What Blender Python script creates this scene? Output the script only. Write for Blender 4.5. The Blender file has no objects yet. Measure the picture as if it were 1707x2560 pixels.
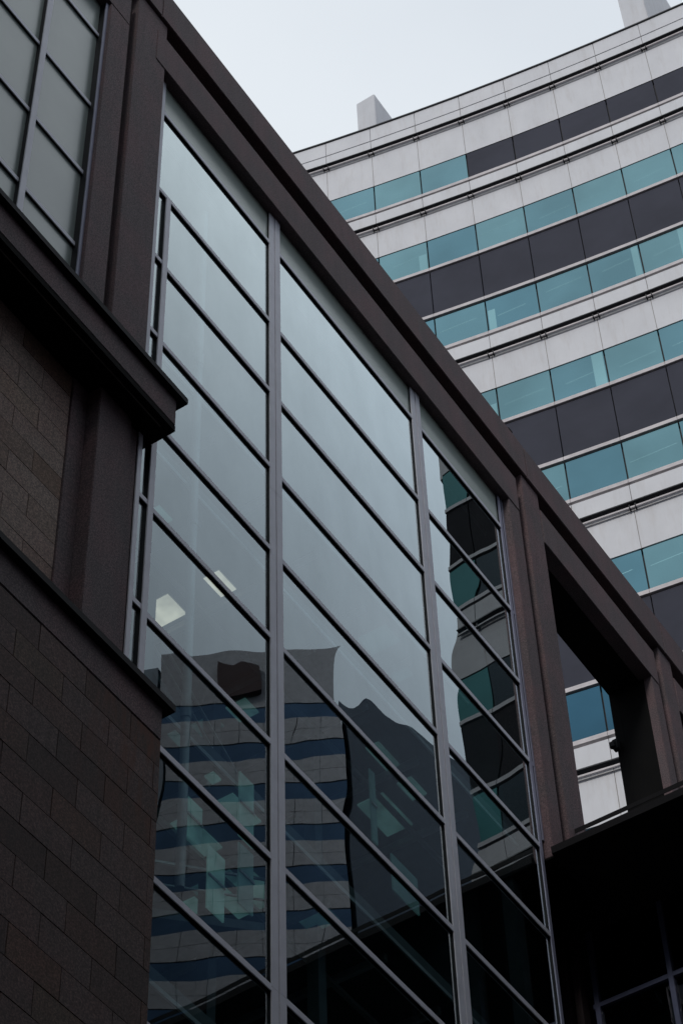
import bpy, bmesh, math, random
from mathutils import Vector, Matrix
R = math.radians
rnd = random.Random(7)
S = bpy.context.scene
COL = S.collection

# ------------------------------------------------------------------ camera
cam_d = bpy.data.cameras.new('camera')
cam = bpy.data.objects.new('camera', cam_d)
COL.objects.link(cam)
cam_d.sensor_fit = 'HORIZONTAL'
cam_d.sensor_width = 36.0
cam_d.lens = 36.0 * 5825.79 / 1707.0
cam_d.clip_start = 0.1
cam_d.clip_end = 2000.0
PITCH, ROLL, YAW = R(50.49349892), R(-2.29508992), R(31.63944863)
F = Vector((math.cos(PITCH) * math.cos(YAW), math.cos(PITCH) * math.sin(YAW), math.sin(PITCH)))
RT = Vector((math.sin(YAW), -math.cos(YAW), 0.0))
UP = RT.cross(F)
R2 = RT * math.cos(ROLL) + UP * math.sin(ROLL)
U2 = UP * math.cos(ROLL) - RT * math.sin(ROLL)
cam.matrix_world = Matrix((( R2.x, U2.x, -F.x, 0), (R2.y, U2.y, -F.y, 0), (R2.z, U2.z, -F.z, 0), (0, 0, 0, 1)))
S.camera = cam
GZ = -1.6          # ground; the camera is the origin, eye height 1.6 m

# ------------------------------------------------------------------ sky and sun
SUN_EL, SUN_AZ = R(36), R(195)
W = bpy.data.worlds.new('World')
S.world = W
W.use_nodes = True
wt = W.node_tree
wt.nodes.clear()
wo = wt.nodes.new('ShaderNodeOutputWorld')
bg = wt.nodes.new('ShaderNodeBackground')
bg.inputs['Strength'].default_value = 0.1
sky = wt.nodes.new('ShaderNodeTexSky')
sky.sky_type = 'NISHITA'
sky.sun_disc = False
sky.sun_elevation = SUN_EL
sky.sun_rotation = R(90) - SUN_AZ
tc = wt.nodes.new('ShaderNodeTexCoord')
mp = wt.nodes.new('ShaderNodeMapping')
mp.inputs['Scale'].default_value = (1.0, 1.0, 1.6)
nz = wt.nodes.new('ShaderNodeTexNoise')
nz.inputs['Scale'].default_value = 2.3
nz.inputs['Detail'].default_value = 5
nz.inputs['Roughness'].default_value = 0.45
rp = wt.nodes.new('ShaderNodeValToRGB')
rp.color_ramp.elements[0].position = 0.3
rp.color_ramp.elements[0].color = (6.8, 7.4, 8.2, 1)
rp.color_ramp.elements[1].position = 0.72
rp.color_ramp.elements[1].color = (8.9, 9.5, 10.1, 1)
mx = wt.nodes.new('ShaderNodeMixRGB')
mx.inputs[0].default_value = 0.93
L = wt.links
L.new(tc.outputs['Generated'], mp.inputs['Vector'])
L.new(mp.outputs[0], nz.inputs['Vector'])
L.new(nz.outputs['Fac'], rp.inputs[0])
L.new(sky.outputs[0], mx.inputs[1])
L.new(rp.outputs[0], mx.inputs[2])
# an overcast sky is brightest overhead
sx = wt.nodes.new('ShaderNodeSeparateXYZ')
L.new(tc.outputs['Generated'], sx.inputs[0])
gr = wt.nodes.new('ShaderNodeValToRGB')
ge = gr.color_ramp.elements
ge[0].position = 0.0; ge[0].color = (0.42, 0.43, 0.46, 1)
ge[1].position = 0.86; ge[1].color = (1.0, 0.995, 0.985, 1)
for p_, c_ in ((0.60, (0.52, 0.53, 0.56)), (0.72, (0.68, 0.69, 0.71)), (0.80, (0.88, 0.89, 0.90))):
    e_ = ge.new(p_); e_.color = (*c_, 1)
L.new(sx.outputs[2], gr.inputs[0])
mg = wt.nodes.new('ShaderNodeMixRGB'); mg.blend_type = 'MULTIPLY'; mg.inputs[0].default_value = 1.0
L.new(mx.outputs[0], mg.inputs[1]); L.new(gr.outputs[0], mg.inputs[2])
L.new(mg.outputs[0], bg.inputs['Color'])
L.new(bg.outputs[0], wo.inputs[0])
sd = bpy.data.lights.new('sun', 'SUN')
sd.energy = 1.25
sd.angle = R(11)
sd.color = (1.0, 0.96, 0.92)
so = bpy.data.objects.new('sun', sd)
COL.objects.link(so)
so.rotation_euler = (R(90) - SUN_EL, 0, SUN_AZ + R(90))
S.view_settings.view_transform = 'Standard'
S.view_settings.look = 'None'
S.view_settings.exposure = 0.0
S.view_settings.gamma = 1.0
S.cycles.max_bounces = 8
S.cycles.transparent_max_bounces = 12
S.cycles.sample_clamp_indirect = 4.0


# ------------------------------------------------------------------ materials
def mat(name):
    m = bpy.data.materials.new(name)
    m.use_nodes = True
    nt = m.node_tree
    return m, nt, nt.nodes['Principled BSDF']


def node(nt, t, **kw):
    n = nt.nodes.new(t)
    for k, v in kw.items():
        if k in n.inputs.keys():
            n.inputs[k].default_value = v
        else:
            setattr(n, k, v)
    return n


def ramp(nt, fac, stops):
    r = nt.nodes.new('ShaderNodeValToRGB')
    els = r.color_ramp.elements
    while len(els) < len(stops):
        els.new(0.5)
    for e, (p, c) in zip(els, stops):
        e.position = p
        e.color = (*c, 1)
    nt.links.new(fac, r.inputs[0])
    return r.outputs[0]


def noise_of(nt, scale, detail=4, rough=0.55, stretch=(1, 1, 1)):
    t = nt.nodes.new('ShaderNodeTexCoord')
    mpp = nt.nodes.new('ShaderNodeMapping')
    mpp.inputs['Scale'].default_value = stretch
    n = node(nt, 'ShaderNodeTexNoise', Scale=scale, Detail=detail, Roughness=rough)
    nt.links.new(t.outputs['Object'], mpp.inputs['Vector'])
    nt.links.new(mpp.outputs[0], n.inputs['Vector'])
    return n.outputs['Fac']


def mul(nt, a, b, fac=1.0, mode='MULTIPLY'):
    m = nt.nodes.new('ShaderNodeMixRGB')
    m.blend_type = mode
    m.inputs[0].default_value = fac
    for i, s in ((1, a), (2, b)):
        if isinstance(s, tuple):
            m.inputs[i].default_value = (*s, 1)
        else:
            nt.links.new(s, m.inputs[i])
    return m.outputs[0]


def bump(nt, bs, h, strength, dist=0.01):
    b = node(nt, 'ShaderNodeBump', Strength=strength, Distance=dist)
    nt.links.new(h, b.inputs['Height'])
    nt.links.new(b.outputs[0], bs.inputs['Normal'])


def granite(name, base, redder, spec=0.3, rough=0.75, attr=False, stain=False):
    m, nt, bs = mat(name)
    patch = ramp(nt, noise_of(nt, 1.6, 5, 0.6, (1, 1, 0.8)), [(0.42, base), (0.62, redder)])
    speck = ramp(nt, noise_of(nt, 55, 2, 0.8), [(0.32, (0.55, 0.55, 0.56)), (0.5, (1, 1, 1)), (0.74, (2.1, 1.95, 1.9))])
    c = mul(nt, patch, speck)
    streak = ramp(nt, noise_of(nt, 7, 4, 0.6, (1.3, 1.3, 0.12)), [(0.33, (0.92, 0.91, 0.91)), (0.62, (1.03, 1.03, 1.03))])
    c = mul(nt, c, streak)
    if attr:
        a = nt.nodes.new('ShaderNodeVertexColor')
        a.layer_name = 'tone'
        c = mul(nt, c, a.outputs[0])
    if stain:
        # rust runs down the end of the wall under the coping
        t = nt.nodes.new('ShaderNodeTexCoord')
        sp = nt.nodes.new('ShaderNodeSeparateXYZ')
        nt.links.new(t.outputs['Object'], sp.inputs[0])
        mr = nt.nodes.new('ShaderNodeMapRange')
        mr.inputs[1].default_value = 10.9
        mr.inputs[2].default_value = 12.1
        nt.links.new(sp.outputs[0], mr.inputs[0])
        mz = nt.nodes.new('ShaderNodeMapRange')
        mz.inputs[1].default_value = 13.6
        mz.inputs[2].default_value = 15.2
        nt.links.new(sp.outputs[2], mz.inputs[0])
        st = ramp(nt, noise_of(nt, 5.5, 3, 0.6, (1.6, 1.6, 0.3)), [(0.45, (0, 0, 0)), (0.62, (1, 1, 1))])
        f1 = nt.nodes.new('ShaderNodeMath'); f1.operation = 'MULTIPLY'
        nt.links.new(mr.outputs[0], f1.inputs[0]); nt.links.new(mz.outputs[0], f1.inputs[1])
        f2 = nt.nodes.new('ShaderNodeMath'); f2.operation = 'MULTIPLY'
        nt.links.new(f1.outputs[0], f2.inputs[0]); nt.links.new(st, f2.inputs[1])
        mm = nt.nodes.new('ShaderNodeMixRGB')
        nt.links.new(f2.outputs[0], mm.inputs[0])
        nt.links.new(c, mm.inputs[1])
        mm.inputs[2].default_value = (0.11, 0.045, 0.028, 1)
        c = mm.outputs[0]
    nt.links.new(c, bs.inputs['Base Color'])
    bs.inputs['Roughness'].default_value = rough
    bs.inputs['Specular IOR Level'].default_value = spec
    bump(nt, bs, noise_of(nt, 60, 3, 0.7), 0.35, 0.004)
    return m


def plain(name, col, rough=0.6, metal=0.0, spec=0.4, var=0.12, scale=3.0):
    m, nt, bs = mat(name)
    lo = tuple(x * (1 - var) for x in col)
    hi = tuple(x * (1 + var) for x in col)
    c = ramp(nt, noise_of(nt, scale, 4, 0.6), [(0.35, lo), (0.65, hi)])
    nt.links.new(c, bs.inputs['Base Color'])
    bs.inputs['Roughness'].default_value = rough
    bs.inputs['Metallic'].default_value = metal
    bs.inputs['Specular IOR Level'].default_value = spec
    return m


def glow(name, col, strength):
    """a diffuser lit from behind, brighter in some places than in others"""
    m, nt, bs = mat(name)
    bs.inputs['Base Color'].default_value = (*[c * 0.3 for c in col], 1)
    c = ramp(nt, noise_of(nt, 3.5, 2, 0.5), [(0.3, tuple(x * 0.45 for x in col)), (0.7, col)])
    nt.links.new(c, bs.inputs['Emission Color'])
    bs.inputs['Emission Strength'].default_value = strength
    return m


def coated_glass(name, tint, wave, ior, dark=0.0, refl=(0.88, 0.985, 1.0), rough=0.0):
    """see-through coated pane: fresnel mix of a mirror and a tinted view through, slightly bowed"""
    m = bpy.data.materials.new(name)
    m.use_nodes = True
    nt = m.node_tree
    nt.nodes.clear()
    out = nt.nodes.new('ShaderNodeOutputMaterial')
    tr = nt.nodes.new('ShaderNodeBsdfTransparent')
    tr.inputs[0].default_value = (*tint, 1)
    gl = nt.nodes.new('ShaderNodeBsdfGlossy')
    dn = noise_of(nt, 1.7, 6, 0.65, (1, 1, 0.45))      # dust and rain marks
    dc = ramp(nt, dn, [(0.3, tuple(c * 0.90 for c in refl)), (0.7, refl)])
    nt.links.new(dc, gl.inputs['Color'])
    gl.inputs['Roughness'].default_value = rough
    lw = node(nt, 'ShaderNodeLayerWeight', Blend=0.5)
    pw = nt.nodes.new('ShaderNodeMath'); pw.operation = 'POWER'
    pw.inputs[1].default_value = 5.0
    fr = nt.nodes.new('ShaderNodeMath'); fr.operation = 'MULTIPLY_ADD'; fr.use_clamp = True
    fr.inputs[1].default_value = ior[0]
    fr.inputs[2].default_value = ior[1]
    nt.links.new(lw.outputs['Facing'], pw.inputs[0])
    nt.links.new(pw.outputs[0], fr.inputs[0])
    mixs = nt.nodes.new('ShaderNodeMixShader')
    t = nt.nodes.new('ShaderNodeTexCoord')
    n = node(nt, 'ShaderNodeTexNoise', Scale=wave[1], Detail=0.6, Roughness=0.4)
    mpp = nt.nodes.new('ShaderNodeMapping')
    mpp.inputs['Scale'].default_value = (1, 1, 0.7)
    nt.links.new(t.outputs['Object'], mpp.inputs['Vector'])
    nt.links.new(mpp.outputs[0], n.inputs['Vector'])
    b = node(nt, 'ShaderNodeBump', Strength=1.0, Distance=wave[0])
    nt.links.new(n.outputs['Fac'], b.inputs['Height'])
    nt.links.new(b.outputs[0], gl.inputs['Normal'])
    nt.links.new(fr.outputs[0], mixs.inputs[0])
    nt.links.new(tr.outputs[0], mixs.inputs[1])
    nt.links.new(gl.outputs[0], mixs.inputs[2])
    nt.links.new(mixs.outputs[0], out.inputs[0])
    return m


STONE = granite('brown_granite', (0.104, 0.084, 0.089), (0.130, 0.088, 0.094))
STONE_SHADED = granite('shaded_red_granite', (0.027, 0.018, 0.020), (0.040, 0.020, 0.022))  # darker copy of the granite: shade of grooves and recesses put into the colour
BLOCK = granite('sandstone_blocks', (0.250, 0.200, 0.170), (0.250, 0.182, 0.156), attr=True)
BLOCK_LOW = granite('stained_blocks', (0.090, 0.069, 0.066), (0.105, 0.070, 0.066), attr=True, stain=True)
JOINT = plain('mortar_joint', (0.010, 0.009, 0.010), 0.9)
SHADE_BLACK = plain('painted_shade', (0.006, 0.006, 0.006), 0.9, spec=0.1)  # near-black for undersides and recesses: their shade put into the colour
GASKET = plain('black_gasket', (0.006, 0.007, 0.010), 0.6, spec=0.2)
ALU = plain('pale_anodised_aluminium', (0.56, 0.57, 0.63), 0.45, 0.1, var=0.06)
ALU_BLUE = plain('blue_grey_aluminium', (0.26, 0.27, 0.36), 0.45, 0.2, var=0.08)
ALU_DARK = plain('dark_blue_aluminium', (0.07, 0.08, 0.14), 0.5, 0.2, var=0.08)
FLASH = plain('black_flashing', (0.012, 0.012, 0.014), 0.7, spec=0.2)
GLASS = coated_glass('reflective_glass', (0.66, 0.82, 0.84), (0.0052, 0.7), (4.0, 0.03))
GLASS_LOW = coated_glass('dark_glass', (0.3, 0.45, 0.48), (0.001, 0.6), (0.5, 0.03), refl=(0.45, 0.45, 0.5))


def spandrel(name, lo, hi):
    m, nt, bs = mat(name)
    c = ramp(nt, noise_of(nt, 0.8, 3, 0.5), [(0.35, lo), (0.7, hi)])
    nt.links.new(c, bs.inputs['Base Color'])
    bs.inputs['Roughness'].default_value = 0.26
    bs.inputs['Specular IOR Level'].default_value = 0.75
    bump(nt, bs, noise_of(nt, 90, 2, 0.6), 0.08, 0.002)
    return m


SPANDREL = spandrel('frosted_spandrel_glass', (0.33, 0.39, 0.355), (0.38, 0.44, 0.40))
BLIND = spandrel('blind_backed_glass', (0.23, 0.28, 0.265), (0.28, 0.335, 0.31))
INT_WALL = plain('interior_wall', (0.10, 0.12, 0.13), 0.8)
INT_CEIL = plain('interior_ceiling', (0.13, 0.145, 0.15), 0.8)
INT_EDGE = plain('interior_slab_edge', (0.5, 0.52, 0.53), 0.7)
PIPE = plain('white_painted_steel', (0.42, 0.44, 0.44), 0.4)
TEAL = glow('teal_ceiling_light', (0.30, 0.62, 0.58), 0.15)
TEAL2 = glow('dim_teal_ceiling_light', (0.22, 0.50, 0.50), 0.08)
WARM = glow('warm_ceiling_light', (1.0, 0.86, 0.68), 0.75)


def white_panel():
    m, nt, bs = mat('white_cladding_panel')
    c = ramp(nt, noise_of(nt, 1.1, 5, 0.6, (1, 1, 0.5)), [(0.3, (0.69, 0.70, 0.73)), (0.7, (0.78, 0.79, 0.82))])
    c = mul(nt, c, ramp(nt, noise_of(nt, 4.0, 4, 0.7, (1, 1, 0.15)), [(0.25, (0.90, 0.88, 0.86)), (0.5, (1, 1, 1))]))
    nt.links.new(c, bs.inputs['Base Color'])
    bs.inputs['Roughness'].default_value = 0.5
    return m


WHITE = white_panel()
JOINTSTAIN = plain('stained_joint_sealant', (0.30, 0.27, 0.25), 0.8)
DARKPANEL = plain('charcoal_spandrel_panel', (0.064, 0.067, 0.088), 0.7, spec=0.08, var=0.1, scale=0.6)
DARKLINE = plain('dark_frame', (0.012, 0.014, 0.02), 0.6)
SILLW = plain('pale_sill', (0.66, 0.62, 0.63), 0.5)


def tower_glass(name, col, rough):
    m, nt, bs = mat(name)
    c = ramp(nt, noise_of(nt, 0.35, 3, 0.5), [(0.35, tuple(x * 0.86 for x in col)), (0.65, tuple(x * 1.1 for x in col))])
    nt.links.new(c, bs.inputs['Base Color'])
    bs.inputs['Metallic'].default_value = 0.9
    bs.inputs['Roughness'].default_value = rough
    bump(nt, bs, noise_of(nt, 0.8, 1, 0.4), 0.4, 0.01)
    return m


TG = [tower_glass('teal_mirror_glass', (0.155, 0.305, 0.345), 0.10),
      tower_glass('teal_mirror_glass_deep', (0.13, 0.275, 0.325), 0.12),
      tower_glass('teal_mirror_glass_pale', (0.175, 0.33, 0.36), 0.14)]
TG_SHADED = tower_glass('shaded_mirror_glass', (0.010, 0.016, 0.020), 0.12)  # tower glass with the shade of the end bays in its colour
TG_END_SHADED = tower_glass('shaded_teal_glass', (0.02, 0.075, 0.075), 0.15)  # last window column: teal darkened for the shaded tower end
TG_LOW_SKY = tower_glass('low_sky_blue_glass', (0.060, 0.165, 0.235), 0.1)  # lower windows: the dimmer low sky they mirror is put into the colour
SHADED_PANEL = plain('shaded_end_panel', (0.010, 0.010, 0.012), 0.8, spec=0.03)  # charcoal panel darkened for the shaded end bays
TG_LIGHT = tower_glass('pale_blind_and_glint', (0.195, 0.365, 0.395), 0.25)  # pale teal for blinds and for painted reflections of ceiling lights
RED = plain('dark_red_sign_face', (0.022, 0.003, 0.004), 0.7)
FARW = plain('beige_cladding_far', (0.27, 0.265, 0.285), 0.7)
FARB = tower_glass('navy_glass_far', (0.05, 0.085, 0.14), 0.2)
FARD = plain('dark_facade_far', (0.07, 0.088, 0.12), 0.6)


# ------------------------------------------------------------------ mesh helpers
class MB:
    def __init__(self):
        self.bm = bmesh.new()
        self.tone = None

    def poly8(self, b, t):
        """b, t: matching loops of bottom and top points"""
        vb = [self.bm.verts.new(p) for p in b]
        vt = [self.bm.verts.new(p) for p in t]
        n = len(b)
        fs = [self.bm.faces.new(list(reversed(vb))), self.bm.faces.new(vt)]
        for i in range(n):
            j = (i + 1) % n
            fs.append(self.bm.faces.new((vb[i], vb[j], vt[j], vt[i])))
        return fs

    def box(self, x0, x1, y0, y1, z0, z1, tone=None):
        fs = self.poly8([(x0, y0, z0), (x1, y0, z0), (x1, y1, z0), (x0, y1, z0)],
                        [(x0, y0, z1), (x1, y0, z1), (x1, y1, z1), (x0, y1, z1)])
        if tone is not None:
            if self.tone is None:
                self.tone = self.bm.loops.layers.color.new('tone')
            for f in fs:
                for l in f.loops:
                    l[self.tone] = (*tone, 1)
        return self

    def quad(self, pts):
        self.bm.faces.new([self.bm.verts.new(p) for p in pts])
        return self

    def cyl(self, x, y, r, z0, z1, n=20):
        b = [(x + r * math.cos(2 * math.pi * i / n), y + r * math.sin(2 * math.pi * i / n), z0) for i in range(n)]
        self.poly8(b, [(p[0], p[1], z1) for p in b])
        return self

    def build(self, name, m, parent=None, bevel=0.0, label=None, kind=None, recalc=True):
        if recalc:
            bmesh.ops.recalc_face_normals(self.bm, faces=self.bm.faces)
        if bevel:
            bmesh.ops.bevel(self.bm, geom=list(self.bm.edges), offset=bevel, segments=2, affect='EDGES', clamp_overlap=True)
        me = bpy.data.meshes.new(name)
        self.bm.to_mesh(me)
        self.bm.free()
        me.materials.append(m)
        o = bpy.data.objects.new(name, me)
        COL.objects.link(o)
        if parent is not None:
            o.parent = parent
            base = parent
            off = Matrix.Identity(4)
            while base is not None:
                off = Matrix.Translation(base.location) @ off
                base = base.parent
            o.matrix_parent_inverse = Matrix.Identity(4) if parent.type == 'MESH' else off.inverted()
        if label:
            o['label'] = label
        if kind:
            o['kind'] = kind
        return o


def thing(name, label, cat, loc, group=None):
    o = bpy.data.objects.new(name, None)
    COL.objects.link(o)
    o.location = loc
    o['label'] = label
    o['category'] = cat
    if group:
        o['group'] = group
    return o


def tag(o, label, cat, group=None):
    o['label'] = label
    o['category'] = cat
    if group:
        o['group'] = group
    return o


# ------------------------------------------------------------------ ground
def ground():
    m, nt, bs = mat('asphalt')
    c = ramp(nt, noise_of(nt, 0.9, 6, 0.7), [(0.3, (0.038, 0.038, 0.040)), (0.7, (0.06, 0.06, 0.06))])
    nt.links.new(c, bs.inputs['Base Color'])
    bs.inputs['Roughness'].default_value = 0.9
    g = MB()
    g.quad([(-900, -900, GZ), (900, -900, GZ), (900, 900, GZ), (-900, 900, GZ)])
    g.build('road', m, kind='structure')
    pv = MB()
    pv.box(-60, 34, 7.0, 9.6, GZ, GZ + 0.13)
    pv.build('pavement', plain('concrete_paving', (0.22, 0.21, 0.2), 0.85), kind='structure', bevel=0.01)


ground()

# ------------------------------------------------------------------ the stone-clad building
YF = 9.85           # front plane of the stone frame
YG = 10.0           # glass plane
YR = 10.5
b1 = thing('stone_clad_building', 'brown granite building with a tall glazed bay between heavy piers, filling the left and centre', 'building', (12, 11, GZ))

# piers of the upper frame: strip | groove | wide pier.  The groove is real (back wall at 10.2)
def pier_group(xs, z0, z1, wide_top, strip=True, y=YF, deep=YR):
    xa, xb, xc, xd = xs
    if strip:
        MB().box(xa, xb, y, deep, z0, z1).build('pier', STONE, b1, 0.006)
    MB().box(xb, xc, y + 0.11, YR, z0, wide_top).build('groove', STONE_SHADED, b1)  # groove back carries its shade as a darker stone colour
    MB().box(xc, xd, y, YR, z0, wide_top).build('pier', STONE, b1, 0.008)

TOPL = 28.09        # underside of the beam
RL = 28.90          # top of the beam, where the dark recess starts
CL = 29.27          # underside of the coping
CT = 30.09
CY = 9.80
pier_group((10.725, 11.12, 11.27, 11.91), 20.86, TOPL, CL)
pier_group((20.955, 21.285, 21.515, 22.06), 20.65, TOPL, CL)
pier_group((25.60, 25.88, 26.13, 26.60), 20.65, TOPL, CL, deep=10.0)
MB().box(25.602, 25.87, 10.002, YR, 20.65, TOPL).build('side_wall', SHADE_BLACK, b1)
pier_group((31.2, 31.5, 31.75, 32.2), 20.65, TOPL, CL)
# beams (lower frame band) and recessed friezes, then the coping in lengths
def beam(x0, x1, xr1):
    MB().box(x0, x1, YF - 0.012, 10.08, TOPL, RL).build('beam', STONE, b1, 0.008)
    MB().box(x0, x1, 10.082, YR, TOPL + 0.002, RL).build('beam_core', SHADE_BLACK, b1)  # rear of the beam painted black for its shade
    MB().box(x0, xr1, 10.25, YR, RL + 0.002, CL).build('frieze', SHADE_BLACK, b1)
beam(11.70, 21.285, 21.285)
beam(22.06, 25.88, 25.88)
beam(26.60, 31.5, 31.5)
# left window bay above the cornice
MB().box(3.0, 11.12, YF + 0.0, YR, TOPL + 0.02, RL).build('beam', STONE, b1, 0.008)
MB().box(3.0, 11.12, 10.25, YR, RL + 0.002, CL).build('frieze', SHADE_BLACK, b1)
# bits of beam/pier overlap: the beam runs a little proud over the wide pier
for x0, x1 in ((2.0, 11.72), (11.726, 21.66), (21.666, 26.33), (26.336, 33.2)):
    MB().box(x0, x1, CY, 10.64, CL + 0.004, CT).build('coping', STONE, b1, 0.012)
MB().box(2.0, 33.2, CY + 0.2, 10.5, CT + 0.003, CT + 0.05).build('roof_flashing', FLASH, b1)
MB().box(2.0, 22.06, 10.25, 14.0, CL - 0.25, CL + 0.002).build('roof', SHADE_BLACK, b1)

# open bay: deep roof slab and side wall, their shade painted black
MB().box(22.064, 25.60, YF + 0.25, 10.66, TOPL + 0.003, TOPL + 0.4).build('soffit', SHADE_BLACK, b1)
MB().box(25.603, 26.0, YR + 0.002, 10.66, 20.9, TOPL + 0.4).build('side_wall', SHADE_BLACK, b1)
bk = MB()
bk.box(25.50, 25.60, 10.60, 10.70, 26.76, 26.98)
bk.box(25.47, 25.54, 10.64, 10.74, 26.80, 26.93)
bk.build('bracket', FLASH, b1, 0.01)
MB().box(26.603, 31.2, 10.3, 10.6, 20.9, TOPL - 0.002).build('infill_wall', STONE_SHADED, b1)
# roof-edge knob
kb = MB()
kb.cyl(21.30, CY + 0.06, 0.035, CT, CT + 0.07, 12)
kb.box(21.25, 21.37, CY + 0.02, CY + 0.10, CT + 0.07, CT + 0.12)
kb.build('roof_fitting', FLASH, b1, 0.008)

# --- cornice between the upper bay and the block wall
Y_C = 9.64
co = MB()
co.box(2.0, 12.25, Y_C, YG + 0.3, 20.38, 20.84)
co.build('cornice', STONE, b1, 0.008)
MB().box(2.0, 12.252, Y_C + 0.004, 9.99, 20.285, 20.377).build('cornice_drip', SHADE_BLACK, b1)
MB().box(2.0, 12.10, Y_C + 0.085, Y_C + 0.094, 20.268, 20.284).build('drip_strip', plain('zinc_strip', (0.16, 0.15, 0.13), 0.5, 0.3), b1)
MB().box(2.0, 12.36, Y_C - 0.075, YG - 0.05, 20.843, 20.935).build('cornice_flashing', FLASH, b1)

# --- middle storey: block panel, pilaster strip, groove, wide pier
MB().box(11.045, 11.30, 10.10, YR, 15.8, 20.283).build('pilaster', STONE, b1, 0.005)
MB().box(11.302, 11.79, 9.93, YR, 15.8, 20.283).build('pier', STONE, b1, 0.008)
MB().box(11.792, 11.865, 9.945, YR, 15.8, 20.283).build('pier', STONE, b1, 0.004)
MB().box(11.867, 12.03, 9.985, YR, 15.8, 20.283).build('jamb', STONE, b1, 0.004)
MB().box(2.0, 11.9, 9.991, YR, 20.287, 20.377).build('soffit', SHADE_BLACK, b1)


def blockwall(name, m, x_hi, x_lo, z_hi, n, y, h, joints, depth, gap=0.010):
    """courses of ashlar; joints(row) gives the joint positions of a row"""
    w = MB()
    for r in range(n):
        za, zb = z_hi - (r + 1) * h + gap / 2, z_hi - r * h - gap / 2
        js = [x_lo] + [j for j in sorted(joints(r)) if x_lo < j < x_hi] + [x_hi]
        for a, b in zip(js[:-1], js[1:]):
            k = 0.78 + 0.46 * rnd.random()
            k2 = 1.0 + 0.07 * rnd.random()
            g2 = gap / 2
            w.box(a + (g2 if a > x_lo else 0), b - (g2 if b < x_hi else 0), y + rnd.uniform(-0.002, 0.002), y + depth, za, zb,
                  tone=(k * k2, k, k * (2 - k2)))
    o = w.build(name, m, b1)
    return o

def jj(x0, off, step=0.675):
    return lambda r: [x0 + (off if r % 2 else 0) + step * i for i in range(-16, 17)]

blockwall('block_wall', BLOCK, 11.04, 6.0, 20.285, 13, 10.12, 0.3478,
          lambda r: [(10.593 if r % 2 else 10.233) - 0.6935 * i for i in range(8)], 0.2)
MB().box(6.0, 11.04, 10.145, YR, 15.7, 20.28).build('wall_backing', JOINT, b1)

# --- lower wall with coping, in front of the glass
MB().box(2.0, 12.265, Y_C, YG + 0.2, 15.535, 15.955).build('coping', STONE, b1, 0.008)
MB().box(2.0, 12.37, Y_C - 0.075, YG - 0.02, 15.958, 16.045).build('coping_flashing', FLASH, b1)
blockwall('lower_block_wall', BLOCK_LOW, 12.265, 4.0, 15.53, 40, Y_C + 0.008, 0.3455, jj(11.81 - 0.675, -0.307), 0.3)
MB().box(2.0, 12.245, Y_C + 0.04, YR, GZ, 15.53).build('wall_backing', JOINT, b1)

# --- curtain wall ------------------------------------------------------------
ZROW = [27.30, 25.40, 23.85, 22.30, 20.74, 19.22, 17.55, 15.92, 14.25, 12.60, 10.95, 9.3, 7.65]
MT = [(14.56, 14.80), (18.26, 18.50)]
D = 0.034            # how far the bars stand off the glass


def transom(x0, x1, z, parent, m=ALU):
    MB().box(x0, x1, YG - D, YG - D + 0.012, z - 0.004, z + 0.072).build('transom', m, parent)
    MB().box(x0, x1, YG - D + 0.0125, YG + 0.03, z, z + 0.068).build('transom_gasket', GASKET, parent)


def mullion(x0, x1, z0, z1, parent, seam=True, m=ALU, d=D, jz=()):
    zs = [z0] + list(jz) + [z1]
    mb = MB()
    for a, b in zip(zs[:-1], zs[1:]):
        if seam:
            xm = (x0 + x1) / 2
            mb.box(x0, xm - 0.006, YG - d - 0.004, YG - d + 0.012, a, b - 0.006)
            mb.box(xm + 0.006, x1, YG - d - 0.012, YG - d + 0.012, a, b - 0.006)
        else:
            mb.box(x0, x1, YG - d - 0.004, YG - d + 0.012, a, b - 0.006)
    mb.build('mullion', m, parent)
    MB().box(x0 + 0.003, x1 - 0.003, YG - d + 0.0125, YG + 0.05, z0, z1).build('mullion_gasket', GASKET, parent)


def pane(x0, x1, z0, z1, m, parent, name='glass_pane', y=YG):
    # each pane is bowed a little of its own and sits a hair out of true
    o = MB()
    n = 12
    bow = rnd.uniform(0.0004, 0.0016) if x1 - x0 > 1 else 0.0
    tx, tz = rnd.uniform(-.0006, .0006), rnd.uniform(-.0006, .0006)
    vs = [[o.bm.verts.new((x0 + (x1 - x0) * i / n, y + tx * (i / n - .5) + tz * (j / n - .5) + bow * (1 - (2 * i / n - 1) ** 2) * (1 - 0.6 * (2 * j / n - 1) ** 2), z0 + (z1 - z0) * j / n)) for i in range(n + 1)] for j in range(n + 1)]
    for j in range(n):
        for i in range(n):
            f = o.bm.faces.new((vs[j][i], vs[j][i + 1], vs[j + 1][i + 1], vs[j + 1][i]))
            f.smooth = True
    ob = o.build(name, m, parent, recalc=False)   # faces look to the street
    return ob


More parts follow.
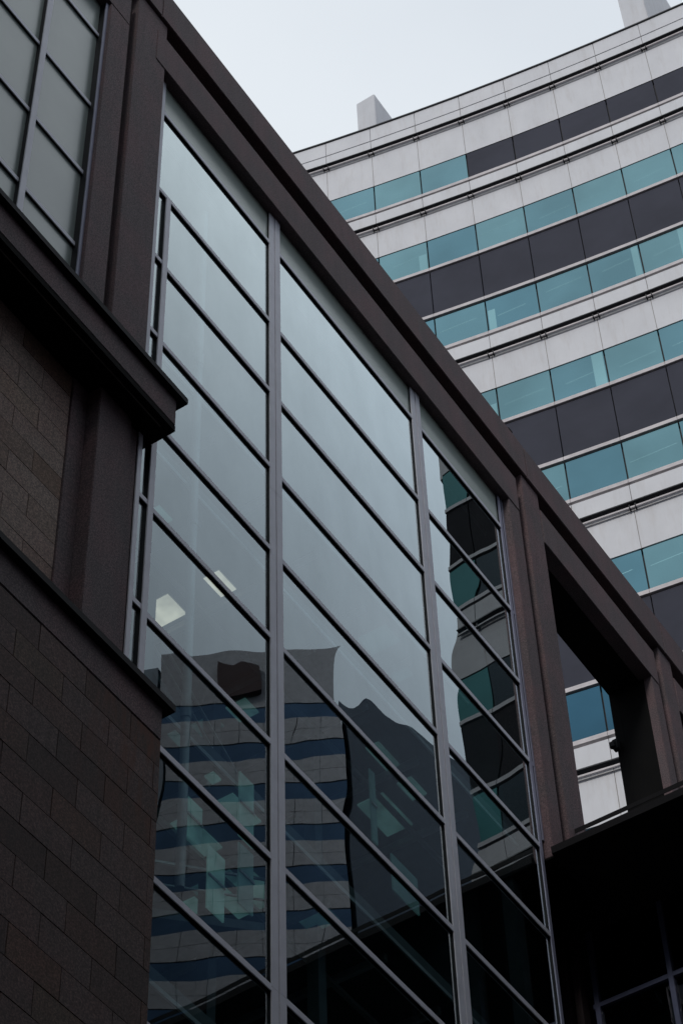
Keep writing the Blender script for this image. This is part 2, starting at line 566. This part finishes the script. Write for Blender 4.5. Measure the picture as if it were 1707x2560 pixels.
XL, XRt = 11.91, 20.955
mullion(14.56, 14.80, 7.0, TOPL, b1, jz=(14.30, 21.9))
mullion(18.26, 18.50, 7.0, TOPL, b1, jz=(21.3,))
mullion(20.80, 20.87, 7.0, TOPL, b1, seam=False, m=ALU_BLUE)
mullion(20.915, 20.95, 20.95, TOPL, b1, seam=False, m=ALU_BLUE)
mullion(12.032, 12.098, 16.0, TOPL, b1, seam=False)
mullion(12.245, 12.335, 16.0, 25.40, b1, seam=False, d=0.044)
bounds = [(12.098, 14.56), (14.80, 18.26), (18.50, 20.80)]
ztop = TOPL
for r, z in enumerate(ZROW):
    for k, (a, c) in enumerate(bounds):
        a2 = a
        if k == 0 and r >= 2:
            a2 = 12.335
        if k == 0 and z < 15.7:
            a2 = 12.0
        m = SPANDREL if r == 0 else (GLASS if z > 11.5 else GLASS_LOW)
        pane(a2, c, z, ztop, m, b1, 'spandrel_pane' if r == 0 else 'glass_pane')
        if r in (0, 1):
            transom(a, c, z, b1)
        else:
            transom(a2, c, z, b1)
    if 2 <= r <= 7:
        pane(12.098, 12.245, z, ztop, GLASS, b1)
        transom(12.098, 12.245, z + 0.03, b1)
    if z > 20:
        pane(20.87, 20.915, z, ztop, SPANDREL if r == 0 else GLASS, b1)
        if r in (1, 3):
            transom(20.87, 20.915, z, b1, ALU_BLUE)
    ztop = z

# upper left window bay
mullion(9.655, 9.745, 20.9, TOPL, b1, seam=False, m=ALU, d=0.07)
mullion(10.675, 10.722, 20.9, TOPL, b1, seam=False, m=ALU_BLUE, d=0.10)
mullion(7.6, 7.7, 20.9, TOPL, b1, seam=False, d=0.07)
ZL = [27.24, 25.45, 23.85, 22.30, 20.75]
zt = TOPL + 0.02
for r, z in enumerate(ZL):
    for a, c in ((7.7, 9.655), (9.745, 10.675)):
        pane(a, c, z, zt, BLIND, b1, 'blind_pane')
        if z > 21:
            transom(a, c, z - 0.02, b1)
    zt = z

# --- interior behind the glazed bay
MB().box(11.95, 20.98, 14.0, 14.2, 7.0, 28.4).build('interior_wall', INT_WALL, b1)
MB().box(11.6, 11.9, YR + 0.01, 14.0, 7.0, 28.4).build('interior_wall', INT_WALL, b1)
MB().box(20.99, 21.2, YR + 0.01, 14.0, 7.0, 28.0).build('interior_wall', INT_WALL, b1)
slabs = [(27.5, 10.3), (24.12, 10.9), (21.05, 10.35), (17.92, 10.85), (14.72, 11.2), (11.5, 10.9), (8.4, 10.5)]
for z, y0 in slabs:
    MB().box(11.95, 20.98, y0 + 0.03, 13.99, z, z + 0.25).build('ceiling', INT_CEIL, b1)
    MB().box(11.95, 20.98, y0, y0 + 0.027, z - 0.01, z + 0.05).build('slab_edge', INT_EDGE, b1)
for z, y0 in slabs[1:5]:
    for k in range(7):
        x = 12.6 + 1.2 * k + 0.13 * math.sin(z)
        MB().box(x, x + 0.07, y0 + 0.2, 13.98, z - 0.10, z - 0.003).build('ceiling_joist', INT_EDGE, b1)
    MB().box(12.0, 20.9, y0 + 0.9, y0 + 0.96, z - 0.16, z - 0.102).build('duct', PIPE, b1)
MB().cyl(13.47, 10.28, 0.05, 14.9, 26.9, 24).build('interior_column', PIPE, b1)
for z in (17.2, 20.3, 23.4):
    MB().cyl(13.47, 10.28, 0.06, z, z + 0.25, 24).build('column_collar', PIPE, b1)
for x, y in ((16.15, 11.9), (17.6, 11.4), (14.25, 11.5)):
    MB().box(x, x + 0.16, y, y + 0.16, 8.4, 21.0).build('interior_column', INT_WALL, b1)
# stair flights and handrails glimpsed through the lowest panes
for (x0, z0, x1, z1, y) in ((13.9, 15.4, 16.4, 16.9, 11.3), (16.6, 18.4, 14.1, 19.9, 11.6)):
    for dz, t, nm, mt in ((0.0, 0.12, 'stair_flight', INT_CEIL), (0.75, 0.03, 'handrail', PIPE), (0.45, 0.02, 'handrail', PIPE)):
        for yy in (y,):
            w_ = 0.6 if dz == 0 else 0.03
            mb_ = MB()
            mb_.poly8([(x0, yy, z0 + dz), (x1, yy, z1 + dz), (x1, yy + w_, z1 + dz), (x0, yy + w_, z0 + dz)],
                      [(x0, yy, z0 + dz + t), (x1, yy, z1 + dz + t), (x1, yy + w_, z1 + dz + t), (x0, yy + w_, z0 + dz + t)])
            mb_.build(nm, mt, b1)
panels = [  # x0 x1 y0 y1 ceiling, material: teal ceiling lights
    (13.48, 13.74, 10.79, 10.94, 21.05, TEAL), (16.60, 16.85, 12.25, 12.65, 21.05, TEAL2), (16.6, 16.9, 11.75, 12.05, 21.05, TEAL),
    (18.20, 18.70, 10.80, 11.0, 21.05, TEAL), (18.98, 19.36, 10.80, 11.02, 21.05, TEAL), (19.02, 19.75, 11.26, 11.66, 21.05, TEAL),
    (18.97, 19.35, 11.04, 11.5, 24.12, TEAL2), (19.84, 20.0, 11.24, 11.5, 24.12, TEAL2),
    (15.25, 15.9, 11.55, 11.85, 17.92, TEAL), (16.15, 16.6, 11.7, 12.25, 17.92, TEAL2), (16.4, 17.0, 12.3, 12.5, 17.92, TEAL),
    (16.45, 17.0, 11.5, 12.1, 17.92, TEAL), (15.25, 15.8, 10.95, 11.25, 17.92, TEAL), (17.3, 17.7, 11.15, 11.55, 17.92, TEAL2),
    (14.85, 15.0, 10.93, 11.05, 17.92, TEAL), (14.1, 14.35, 10.9, 11.0, 17.92, TEAL2),
]
for x0, x1, y0, y1, z, m in panels:
    MB().box(x0, x1, y0, y1, z - 0.03, z - 0.004).build('ceiling_light', m, b1)
for x0, x1, z0, z1, y, m in ((15.17, 15.44, 17.15, 18.1, 10.80, TEAL), (15.17, 15.44, 16.2, 17.05, 10.80, TEAL2), (14.62, 14.92, 15.75, 16.6, 10.80, TEAL),
                             (14.2, 14.5, 16.45, 17.0, 10.80, TEAL), (18.4, 19.0, 18.72, 19.3, 10.82, TEAL2), (17.98, 18.1, 19.2, 20.4, 10.82, TEAL2),
                             (13.72, 13.84, 16.0, 17.2, 10.9, TEAL2)):
    MB().box(x0, x1, y, y + 0.02, z0, z1).build('lit_glazing', m, b1)
    MB().box(x0, x1, y - 0.02, y - 0.003, (z0 + z1) / 2, (z0 + z1) / 2 + 0.03).build('glazing_bar', INT_EDGE, b1)
for x0, x1, y0, y1, lb in ((14.62, 15.0, 11.50, 11.96, 'larger warm ceiling lamp behind the glass, above the reflected tower'),
                           (14.66, 15.02, 10.78, 11.0, 'smaller warm ceiling lamp behind the glass, nearer the centre mullion')):
    t = thing('ceiling_lamp', lb, 'lamp', ((x0 + x1) / 2, (y0 + y1) / 2, 21.045), 'warm lamps under the interior ceiling')
    MB().box(x0 - 0.012, x1 + 0.012, y0 - 0.012, y1 + 0.012, 21.0, 21.045).build('housing', INT_EDGE, t)
    MB().box(x0, x1, y0, y1, 20.985, 20.997).build('diffuser', WARM, t)

# ------------------------------------------------------------------ bridge deck at lower right and the glazing below it
b2 = thing('covered_footbridge', 'dark footbridge deck meeting the glass wall at the lower right', 'footbridge', (27, 0, GZ))
DK = plain('dark_deck_stone', (0.012, 0.0115, 0.013), 0.85, spec=0.15)
MB().box(20.88, 33.0, -7.4, 9.849, 20.62, 20.74).build('deck', DK, b2)
MB().box(21.70, 22.0, -7.4, 9.849, 20.742, 21.565).build('upstand', DK, b2, 0.01)
MB().box(21.70, 21.708, -7.4, 9.849, 21.597, 21.675).build('rail', DK, b2)
MB().box(20.96, 22.06, 9.85, 10.69, 20.62, 20.648).build('deck_edge', SHADE_BLACK, b2)
MB().box(22.062, 33.0, 9.86, 14.0, 20.6, 20.93).build('deck', DK, b2)
b3 = thing('ground_level_glazing', 'dark glazed screen under the footbridge, bottom right corner', 'glass wall', (22.6, 5, GZ))
XW = 22.5
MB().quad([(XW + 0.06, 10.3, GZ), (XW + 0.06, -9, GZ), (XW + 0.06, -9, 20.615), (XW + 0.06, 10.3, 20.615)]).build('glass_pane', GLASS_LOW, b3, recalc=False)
MB().box(XW + 0.5, XW + 0.7, -9, 10.9, GZ, 20.61).build('backing_wall', DK, b3)
for i in range(8):
    yc = 10.235 - 1.085 * i
    MB().box(XW, XW + 0.1, yc - 0.035, yc + 0.035, GZ, 20.615).build('mullion', ALU_DARK, b3)
for z in (19.37, 16.2, 13.0, 9.8, 6.6, 3.4):
    MB().box(XW + 0.01, XW + 0.09, -9, 10.3, z - 0.035, z + 0.035).build('transom', ALU_DARK, b3)
MB().box(XW - 0.1, XW + 0.1, 10.40, 10.50, GZ, 20.615).build('pier', STONE_SHADED, b3, 0.005)
MB().box(XW - 0.14, XW + 0.1, 10.55, 10.66, GZ, 20.615).build('pier', STONE_SHADED, b3, 0.005)
MB().box(20.90, XW, 10.70, 11.0, GZ, 20.615).build('side_wall', DK, b3)

# unseen block added across the street to shade the lower walls
b4 = thing('opposite_shade_block', 'added unseen stone block across the street that shades the lower walls', 'building', (0, -14, GZ))
MB().box(-45, 19, -22, -7.9, GZ, 31.0).build('wall', STONE, b4)
MB().box(-45.2, 19.2, -22.2, -7.7, 31.003, 31.5).build('cornice', STONE, b4)
for i in range(15):
    for zz in (2.5, 7.0, 11.5, 16.0, 20.5, 25.0):
        MB().box(-42 + 4 * i, -40 + 4 * i, -7.89, -7.8, zz, zz + 2.2).build('window', GASKET, b4)

b5 = thing('rear_shade_block', 'added unseen stone block behind the camera that shades the near building', 'building', (-40, 5, GZ))  # unseen block, added to keep the sun off the near walls
MB().box(-55, -32, -5.5, 45, GZ, 60.0).build('wall', STONE, b5)
MB().box(-55.2, -31.8, -5.7, 45.2, 60.003, 60.6).build('cornice', STONE, b5)
for i in range(12):
    for zz in range(12):
        MB().box(-31.99, -31.9, -4 + 4 * i, -2 + 4 * i, 2.5 + 4.7 * zz, 5.0 + 4.7 * zz).build('window', GASKET, b5)

# ------------------------------------------------------------------ the curved white tower
TCX, TCY, TR, PH0, DPH = -70.45483920, -4.33726184, -105.78957463, 3.37420598, -0.014134563714
t1 = thing('curved_office_tower', 'tall curved office tower with white bands, teal glass and dark panels, upper right', 'office tower', (34, 10, GZ))


def tp(j, z, off=0.0):
    a = PH0 + DPH * j
    r = TR + off            # TR is negative: adding pulls the point towards the street
    return (TCX + r * math.cos(a), TCY + r * math.sin(a), z)


def seg(mb, j0, j1, z0, z1, o0, o1):
    """a straight length of facade between angles j0 and j1, from offset o0 (back) to o1 (front)"""
    mb.poly8([tp(j0, z0, o0), tp(j1, z0, o0), tp(j1, z0, o1), tp(j0, z0, o1)],
             [tp(j0, z1, o0), tp(j1, z1, o0), tp(j1, z1, o1), tp(j0, z1, o1)])


JL, JR = -8, 12.5
def js():
    k = JL
    while k < JR - 1e-6:
        yield k, min(k + 1, JR)
        k += 1


SHADED_CLAD = plain('shaded_end_cladding', (0.13, 0.13, 0.145), 0.55, var=0.08)  # white cladding darkened: the tower end's shade put into the colour


def band(z0, z1, o0, o1, name, m, gap=0.011):
    mb, me = MB(), MB()
    for a, b in js():
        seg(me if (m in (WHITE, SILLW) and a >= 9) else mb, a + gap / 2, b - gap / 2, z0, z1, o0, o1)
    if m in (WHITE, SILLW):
        me.build(name, SHADED_CLAD, t1)
    return mb.build(name, m, t1)


def window_row(z0, z1, dark=lambda j: False):
    for a, b in js():
        mb = MB()
        seg(mb, a + 0.014, b - 0.014, z0, z1, -0.10, 0.0)
        if dark(a):
            mb.build('dark_panel', DARKPANEL if a < 9 else SHADED_PANEL, t1)
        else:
            w_ = mb.build('window', (TG_LOW_SKY if z0 < 38 else rnd.choice(TG)) if a < 9 else (TG_END_SHADED if a >= 12 else TG_SHADED), t1)
            if -2 <= a < 9 and z0 > 39:
                k = rnd.random()
                if k < 0.28:
                    s_ = MB(); wd = rnd.uniform(0.10, 0.24)
                    if rnd.random() < 0.5:
                        seg(s_, a + 0.03, a + 0.03 + wd, z0 + 0.01, z1 - rnd.choice((0.02, 0.3, 0.5)), 0.001, 0.004)
                    else:
                        seg(s_, a + 0.97 - wd, a + 0.97, z0 + 0.01, z1 - rnd.choice((0.02, 0.3, 0.6)), 0.001, 0.004)
                    s_.build('blind', TG_LIGHT, w_)
                if rnd.random() < 0.75:
                    s_ = MB(); zz = z0 + (z1 - z0) * rnd.uniform(0.35, 0.6)
                    j0, j1 = a + rnd.uniform(.05, .3), a + rnd.uniform(.75, .95)
                    s_.poly8([tp(j0, zz, .0012), tp(j1, zz + .10, .0012), tp(j1, zz + .10, .0022), tp(j0, zz, .0022)],
                             [tp(j0, zz + .02, .0012), tp(j1, zz + .12, .0012), tp(j1, zz + .12, .0022), tp(j0, zz + .02, .0022)])
                    s_.build('glint_line', TG_LIGHT, w_)  # painted reflection of ceiling lights on the pane


def panel_row(z0, z1):
    for a, b in js():
        mb = MB()
        seg(mb, a + 0.010, b - 0.010, z0, z1, -0.10, 0.005)
        mb.build('dark_panel', DARKPANEL if a < 9 else SHADED_PANEL, t1)


def sill(z):   # pale projecting sill with a black gap below; z is its top
    band(z - 0.13, z, -0.1, 0.05, 'sill', SILLW, 0.006)


def sunshade(z):
    """dark projecting fin with a thin pale tube under it, carried on brackets at every joint"""
    z -= 0.02
    band(z - 0.09, z - 0.055, -0.05, 0.165, 'sunshade', DARKLINE, 0.0)
    band(z - 0.235, z - 0.185, 0.07, 0.11, 'sunshade_rail', SILLW, 0.0)
    for a, b in js():
        if not (-2 <= a <= 12 and z > 40):
            continue
        mb = MB()      # a pair of lugs joined by a short plate
        for d in (-0.05, 0.05):
            seg(mb, a + d - 0.010, a + d + 0.010, z - 0.25, z - 0.091, 0.0, 0.12)
        seg(mb, a - 0.05, a + 0.05, z - 0.18, z - 0.10, 0.0, 0.015)
        mb.build('bracket', DARKLINE, t1)


# coping and top storey
band(63.99, 64.74, -0.2, 0.03, 'cladding_band', WHITE)
band(64.742, 64.80, -0.3, 0.07, 'coping', DARKLINE, 0.0)
band(63.44, 63.93, -0.2, 0.03, 'cladding_band', WHITE)
band(61.33, 63.43, -0.2, 0.0, 'cladding_band', WHITE)
sunshade(63.36)
window_row(59.90, 61.27, dark=lambda j: j >= 3)
sill(59.88)
band(59.06, 59.68, -0.2, 0.03, 'cladding_band', WHITE)
band(57.38, 59.04, -0.2, 0.0, 'cladding_band', WHITE)
sunshade(59.03)
for k in range(8):
    dz = -8.0 * k
    if 57 + dz < 4:
        break
    window_row(55.90 + dz, 57.32 + dz)
    sill(55.88 + dz)
    panel_row(53.60 + dz, 55.70 + dz)
    sill(53.58 + dz)
    window_row(51.93 + dz, 53.40 + dz)
    sill(51.91 + dz)
    band(51.06 + dz, 51.70 + dz, -0.2, 0.03, 'cladding_band', WHITE)
    band(49.38 + dz, 51.04 + dz, -0.2, 0.0, 'cladding_band', WHITE)
    sunshade(51.03 + dz)
# dark backing behind all joints, and the body of the building
bk = MB()
for a, b in js():
    seg(bk, a, b, GZ, 64.70, -0.6, -0.14)
bk.build('facade_backing', DARKLINE, t1)
jb = MB()      # stained joints in the white bands
for a, b in js():
    for (z0, z1) in [(61.33, 64.74), (57.38, 59.68)] + [(49.38 - 8 * k, 51.70 - 8 * k) for k in range(6)]:
        seg(jb, a - 0.03, a + 0.03, z0, z1, -0.19, -0.012)
jb.build('panel_joint', JOINTSTAIN, t1, kind='stuff')
pl = [tp(JL, 0, -0.62), tp(2, 0, -0.62), tp(JR, 0, -0.62)]
body = MB()
base = [(p[0], p[1], GZ) for p in pl] + [(52, pl[2][1] + 0.3, GZ), (50, pl[0][1] + 3, GZ)]
body.poly8(base, [(p[0], p[1], 64.2) for p in base])
body.build('tower_body', DARKPANEL, t1)
ends = MB()
pe = tp(JR, 0, 0.0)
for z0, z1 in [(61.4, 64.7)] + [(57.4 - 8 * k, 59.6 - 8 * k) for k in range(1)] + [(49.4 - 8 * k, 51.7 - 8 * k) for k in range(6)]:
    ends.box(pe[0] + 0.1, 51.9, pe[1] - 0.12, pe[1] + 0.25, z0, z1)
ends.build('end_cladding', SHADED_CLAD, t1)
MB().box(34.62, 39.5, 19.36, 20.08, 64.2, 70.45).build('chimney', WHITE, t1, 0.02)
MB().box(36.3, 36.34, 19.34, 19.358, 64.8, 70.4).build('chimney_joint', JOINTSTAIN, t1)
MB().box(38.0, 38.04, 19.34, 19.358, 64.8, 70.4).build('chimney_joint', JOINTSTAIN, t1)
MB().box(35.35, 40.0, 9.66, 10.48, 64.2, 72.5).build('chimney', WHITE, t1, 0.02)
wl = MB()
seg(wl, 8.3, 8.95, 48.05, 48.4, 0.004, 0.02)
wl.build('lit_ceiling', WARM, t1, label='small warm lit patch in a teal window')

# ------------------------------------------------------------------ buildings only seen mirrored in the glass
K = 1.5
def rp_(x, y):
    return (K * x, 20 + K * (y - 20))
t2 = thing('banded_office_block', 'beige banded tower with navy windows, seen wavy in the glass reflection', 'office block', (*rp_(64, -22), GZ))
A_, B_ = Vector((*rp_(60, -27.2), 0)), Vector((*rp_(64.5, -20.0), 0))
dirv = (B_ - A_).normalized()
nrm = Vector((-dirv.y, dirv.x, 0))
if nrm.dot(Vector((0, 20, 0)) - A_) < 0:
    nrm = -nrm
wid = (B_ - A_).length
def fbox(mb, s0, s1, z0, z1, d0, d1):
    p = [A_ + dirv * s0 + nrm * d0, A_ + dirv * s1 + nrm * d0, A_ + dirv * s1 + nrm * d1, A_ + dirv * s0 + nrm * d1]
    mb.poly8([(q.x, q.y, z0) for q in p], [(q.x, q.y, z1) for q in p])
zt = 122.8
core = MB(); fbox(core, 0.02, wid - 0.02, GZ, zt - 0.1, -12, -0.2); core.build('core', FARD, t2)
m1 = MB(); fbox(m1, 0, wid, zt - 5.7, zt, -0.2, 0.0); m1.build('parapet', FARW, t2)
z = zt - 5.7
while z > 8:
    g = MB(); fbox(g, 0, wid, z - 1.5, z - 0.02, -0.25, -0.06); g.build('window', FARB, t2)
    w_ = MB()
    n = 7
    for i in range(n):
        for (za, zb) in ((z - 3.73, z - 2.66), (z - 2.63, z - 1.52)):
            fbox(w_, wid * i / n + 0.015, wid * (i + 1) / n - 0.015, za, zb, -0.2, 0.0)
    w_.build('cladding_band', FARW, t2)
    z -= 3.75
sg = MB()
s0 = 0.30 * wid
def fpt(s_, z_, d_):
    q = A_ + dirv * s_ * wid + nrm * d_
    return (q.x, q.y, z_)
SG = [(0.34, -4.0), (0.42, -4.9), (0.545, -4.6), (0.54, -2.0), (0.44, -1.7), (0.41, -2.0), (0.33, -1.3)]
sg.poly8([fpt(a, zt + b, 0.05) for a, b in SG], [fpt(a, zt + b, 0.5) for a, b in SG])
sgn = sg.build('banner', RED, t2, label='dark red blank banner near the top')
wing = MB()
C_ = [B_ + Vector((0.3, 0.4, 0)), Vector((*rp_(82, -16), 0)), Vector((*rp_(92, -22), 0)), Vector((*rp_(72, -26), 0))]
wing.poly8([(p.x, p.y, GZ) for p in C_], [(p.x, p.y, 118) for p in C_])
wing.build('side_wing', FARD, t2)
lw_ = MB()
C_ = [A_ + Vector((0.1, -0.3, 0)), Vector((*rp_(58.5, -33), 0)), Vector((*rp_(70, -38), 0)), Vector((*rp_(68, -30), 0))]
lw_.poly8([(p.x, p.y, GZ) for p in C_], [(p.x, p.y, 121.5) for p in C_])
lw_.build('side_wing', FARD, t2)  # shadow side of the block, put into the wing's dark colour
